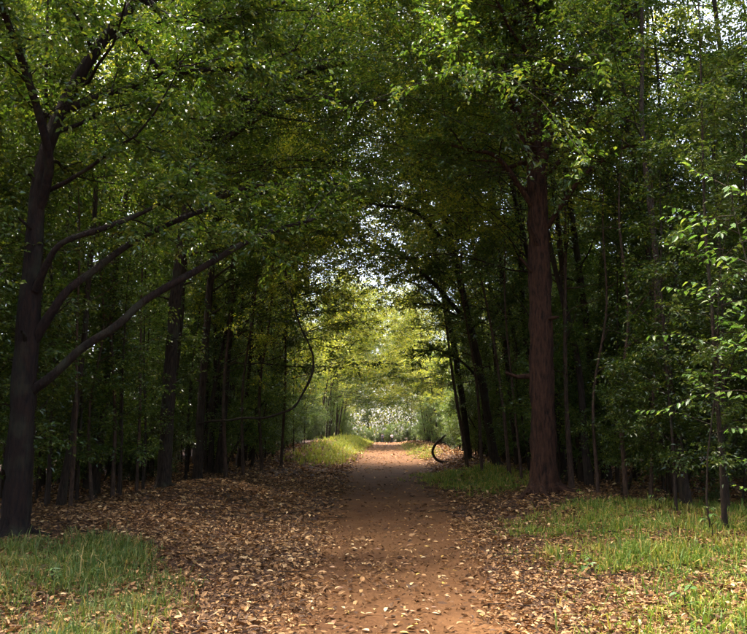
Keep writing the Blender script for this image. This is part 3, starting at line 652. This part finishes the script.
# ------------------------------------------------------------------ single fallen leaves lying on the bare earth
lf = []
for q in range(6):
    V, F, r = leaf_arrays(np.array([[-.5, 0, 0]]), np.array([[1., 0, .05 * (q - 2)]]), np.array([[0, .15 * (q % 3 - 1), 1.]]), 1.0, .36 + .05 * q, np.random.default_rng(q), 'hex', .14, .1)
    lf.append((V, F))
LCOL = [('pale straw', (.55, .42, .22)), ('yellow', (.55, .36, .07)), ('tan', (.36, .20, .09)), ('brown', (.17, .08, .035))]
lmats = [plain('fallen_leaf_' + nm.replace(' ', '_'), c, .6) for nm, c in LCOL]
lme = [[mesh_np('fallen_leaf', V, [F], mt, [0.5] * 2) for (V, F) in lf] for mt in lmats]
for q in range(170):
    y = 5.6 + 9 * rp.random() ** 1.6; x = .12 + rp.uniform(-1, 1) * float(hw(y)); c = rp.choices(range(4), (3, 3, 4, 3))[0]
    o = link('fallen_leaf', lme[c][rp.randrange(6)]); s = rp.uniform(.06, .095); o.scale = (s, s, s)
    o.location = (x, y, float(gh(x, y)) + .022 + .012); o.rotation_euler = (rp.uniform(-.2, .2), rp.uniform(-.2, .2), rp.uniform(0, 6.28))
    tag(o, 'single %s fallen leaf lying on the bare red earth' % LCOL[c][0], 'leaf', '%s leaves on the path' % LCOL[c][0])

# ------------------------------------------------------------------ broad-leaved saplings with leaves one can pick out
V, F, r = leaf_arrays(np.array([[0., 0, 0]]), np.array([[1., 0, 0]]), np.array([[0, 0, 1.]]), 1.0, .56, np.random.default_rng(0), 'hex', .12, .16)
bl_me = []
for q in range(4):
    rr = np.array([.05 + .28 * q] * 2); bl_me.append(mesh_np('leaf', V, [F], M_LEAFB, rr))
def sapling(name, label, cat, x, y, H, nbr, Lb, nleaf, lsize, seed, lean=(0, 0), t0=.3):
    rng = np.random.default_rng(seed); e = empty(name, (x, y, float(gh(x, y)))); tag(e, label, cat)
    T = bpoly((0, 0, -.1), (lean[0], lean[1], 1), H + .1, 9, rng, .07, .02); tb = Tubes(); tb.add(T, np.linspace(.006 + .002 * H, .003, 9), 7)
    link('stem', tb.mesh('stem', M_BARK), e)
    for b in range(nbr):
        f = (t0 + (1 - t0) * (b + .5) / nbr) * 8; i = min(int(f), 7); p = T[i] + (T[i + 1] - T[i]) * (f - i); a = b * 2.4 + rng.uniform(-.5, .5)
        B = bpoly(p, (math.cos(a), math.sin(a), .5), Lb * rng.uniform(.6, 1.1), 6, rng, .14, -.06)
        tb = Tubes(); tb.add(B, np.linspace(.007, .0025, 6), 5); link('twig', tb.mesh('twig', M_BARK), e)
        for q in range(nleaf):
            f = (.25 + .75 * (q + .5) / nleaf) * 5; i = min(int(f), 4); p = B[i] + (B[i + 1] - B[i]) * (f - i)
            tg = norm(B[i + 1] - B[i]); sd = norm(np.cross(tg, (0, 0, 1))) * (1 if q % 2 else -1)
            d = norm(tg * .5 + sd * .8 + np.array([0, 0, -.35]) + rng.normal(size=3) * .2)
            zz = np.array([0, 0, 1.0]) + rng.normal(size=3) * .25; yy = norm(np.cross(zz, d)); zz = np.cross(d, yy)
            s = lsize * rng.uniform(.65, 1.15)
            o = link('leaf', bl_me[rng.integers(4)], e)
            mt = np.eye(4); mt[:3, 0] = d * s; mt[:3, 1] = yy * s; mt[:3, 2] = zz * s; mt[:3, 3] = p
            o.matrix_local = Matrix(mt.tolist())
    return e
sapling('broadleaf_sapling', 'tall sapling with drooping bright green broad leaves in front of the thicket', 'sapling', 4.4, 9.4, 4.6, 24, 1.15, 12, .12, 201, (-.10, 0), .35)
sapling('broadleaf_sapling', 'bushy sapling with light green rounded leaves below the drooping-leaved sapling', 'sapling', 4.75, 9.9, 3.6, 26, 1.15, 11, .10, 202, (-.07, 0), .18)
sapling('broadleaf_sapling', 'slender sapling with fresh green leaves just behind the drooping-leaved sapling', 'sapling', 4.25, 10.9, 4.4, 24, .95, 12, .105, 203, (-.02, 0), .30)
sapling('broadleaf_sapling', 'short leafy sapling at the foot of the taller broad-leaved saplings', 'sapling', 4.35, 9.3, 1.9, 16, .6, 10, .095, 204, (0, 0), .25)
for k, (px, py, h, q) in enumerate([(686, 618, .28, 'standing alone in yellowish grass'), (712, 540, .42, 'at the foot of the broad-leaved saplings'), (655, 512, .4, 'at the edge of the shaded thicket'), (580, 508, .35, 'in litter past the thick trunk'), (52, 590, .2, 'in grass before the big forked tree'), (590, 575, .18, 'sprouting where litter meets yellowish grass')]):
    g = ground_at(px, py); sapling('seedling', 'small green seedling ' + q, 'seedling', g[0], g[1], h, 3 + k % 2, .12, 4, .075, 300 + k, (0, 0), .5)

# ------------------------------------------------------------------ two people far along the path
M_SKIN = plain('skin', (.35, .2, .13)); M_DARK = plain('dark_cloth', (.02, .022, .03)); M_WHITE = plain('white_cloth', (.75, .74, .72)); M_BLUE = plain('blue_cloth', (.05, .10, .2)); M_HAIR = plain('hair', (.02, .015, .01))
def skin_mesh(name, verts, edges, radii, mat, parent, sub=1):
    me = bpy.data.meshes.new(name); me.from_pydata(verts, edges, []); me.materials.append(mat)
    o = link(name, me, parent); m = o.modifiers.new('skin', 'SKIN'); m.use_smooth_shade = True
    sv_ = me.skin_vertices[0].data
    for i, r in enumerate(radii): sv_[i].radius = (r, r)
    sv_[0].use_root = True
    m2 = o.modifiers.new('sub', 'SUBSURF'); m2.levels = sub; m2.render_levels = sub
    return o
def person(label, x, y, rz, top, step, bag=None):
    e = empty('person', (x, y, float(gh(x, y)) + .022)); e.rotation_euler = (0, 0, rz); tag(e, label, 'person')
    v = [(0, 0, .95), (0, 0, 1.15), (0, .01, 1.38), (0, .01, 1.48), (0, .03, 1.56), (0, .02, 1.66),
         (.17, 0, 1.38), (.24, -.02 + step * .3, 1.12), (.23, .08 + step * .6, .90), (.225, .11 + step * .7, .80),
         (-.17, 0, 1.38), (-.24, -.02 - step * .3, 1.12), (-.23, .08 - step * .6, .90), (-.225, .11 - step * .7, .80),
         (.10, 0, .88), (.11, -step * .7 + .03, .48), (.11, -step * 1.3, .08), (.11, -step * 1.3 + .14, .04),
         (-.10, 0, .88), (-.11, step * .7 + .03, .48), (-.11, step * 1.3, .08), (-.11, step * 1.3 + .14, .04)]
    ed = [(0, 1), (1, 2), (2, 3), (3, 4), (4, 5), (2, 6), (6, 7), (7, 8), (8, 9), (2, 10), (10, 11), (11, 12), (12, 13), (0, 14), (14, 15), (15, 16), (16, 17), (0, 18), (18, 19), (19, 20), (20, 21)]
    rd = [.13, .125, .14, .055, .085, .075, .062, .042, .032, .028, .062, .042, .032, .028, .088, .058, .04, .035, .088, .058, .04, .035]
    skin_mesh('body', v, ed, rd, M_SKIN, e)
    skin_mesh('shirt', [v[1], v[2], v[6], v[7], v[10], v[11], v[0]], [(0, 1), (1, 2), (2, 3), (1, 4), (4, 5), (0, 6)], [.15, .162, .082, .06, .082, .06, .15], top, e)
    skin_mesh('trousers', [v[0], v[14], v[15], v[16], v[18], v[19], v[20]], [(0, 1), (1, 2), (2, 3), (0, 4), (4, 5), (5, 6)], [.155, .11, .08, .06, .11, .08, .06], M_DARK, e)
    skin_mesh('hair', [(0, -.01, 1.58), (0, .005, 1.68)], [(0, 1)], [.095, .095], M_HAIR, e)
    if bag: skin_mesh('backpack', [(0, -.2, 1.08), (0, -.21, 1.25), (0, -.19, 1.4)], [(0, 1), (1, 2)], [.11, .13, .1], bag, e)
    return e
g1 = at(392, 441, 146); g2 = at(382.5, 441, 150)
person('person in white top and dark trousers walking on the far path', g1[0], 146, .1, M_WHITE, .14)
person('person in dark blue top carrying a dark backpack on the far path', g2[0], 150, -.1, M_BLUE, -.12, M_DARK)
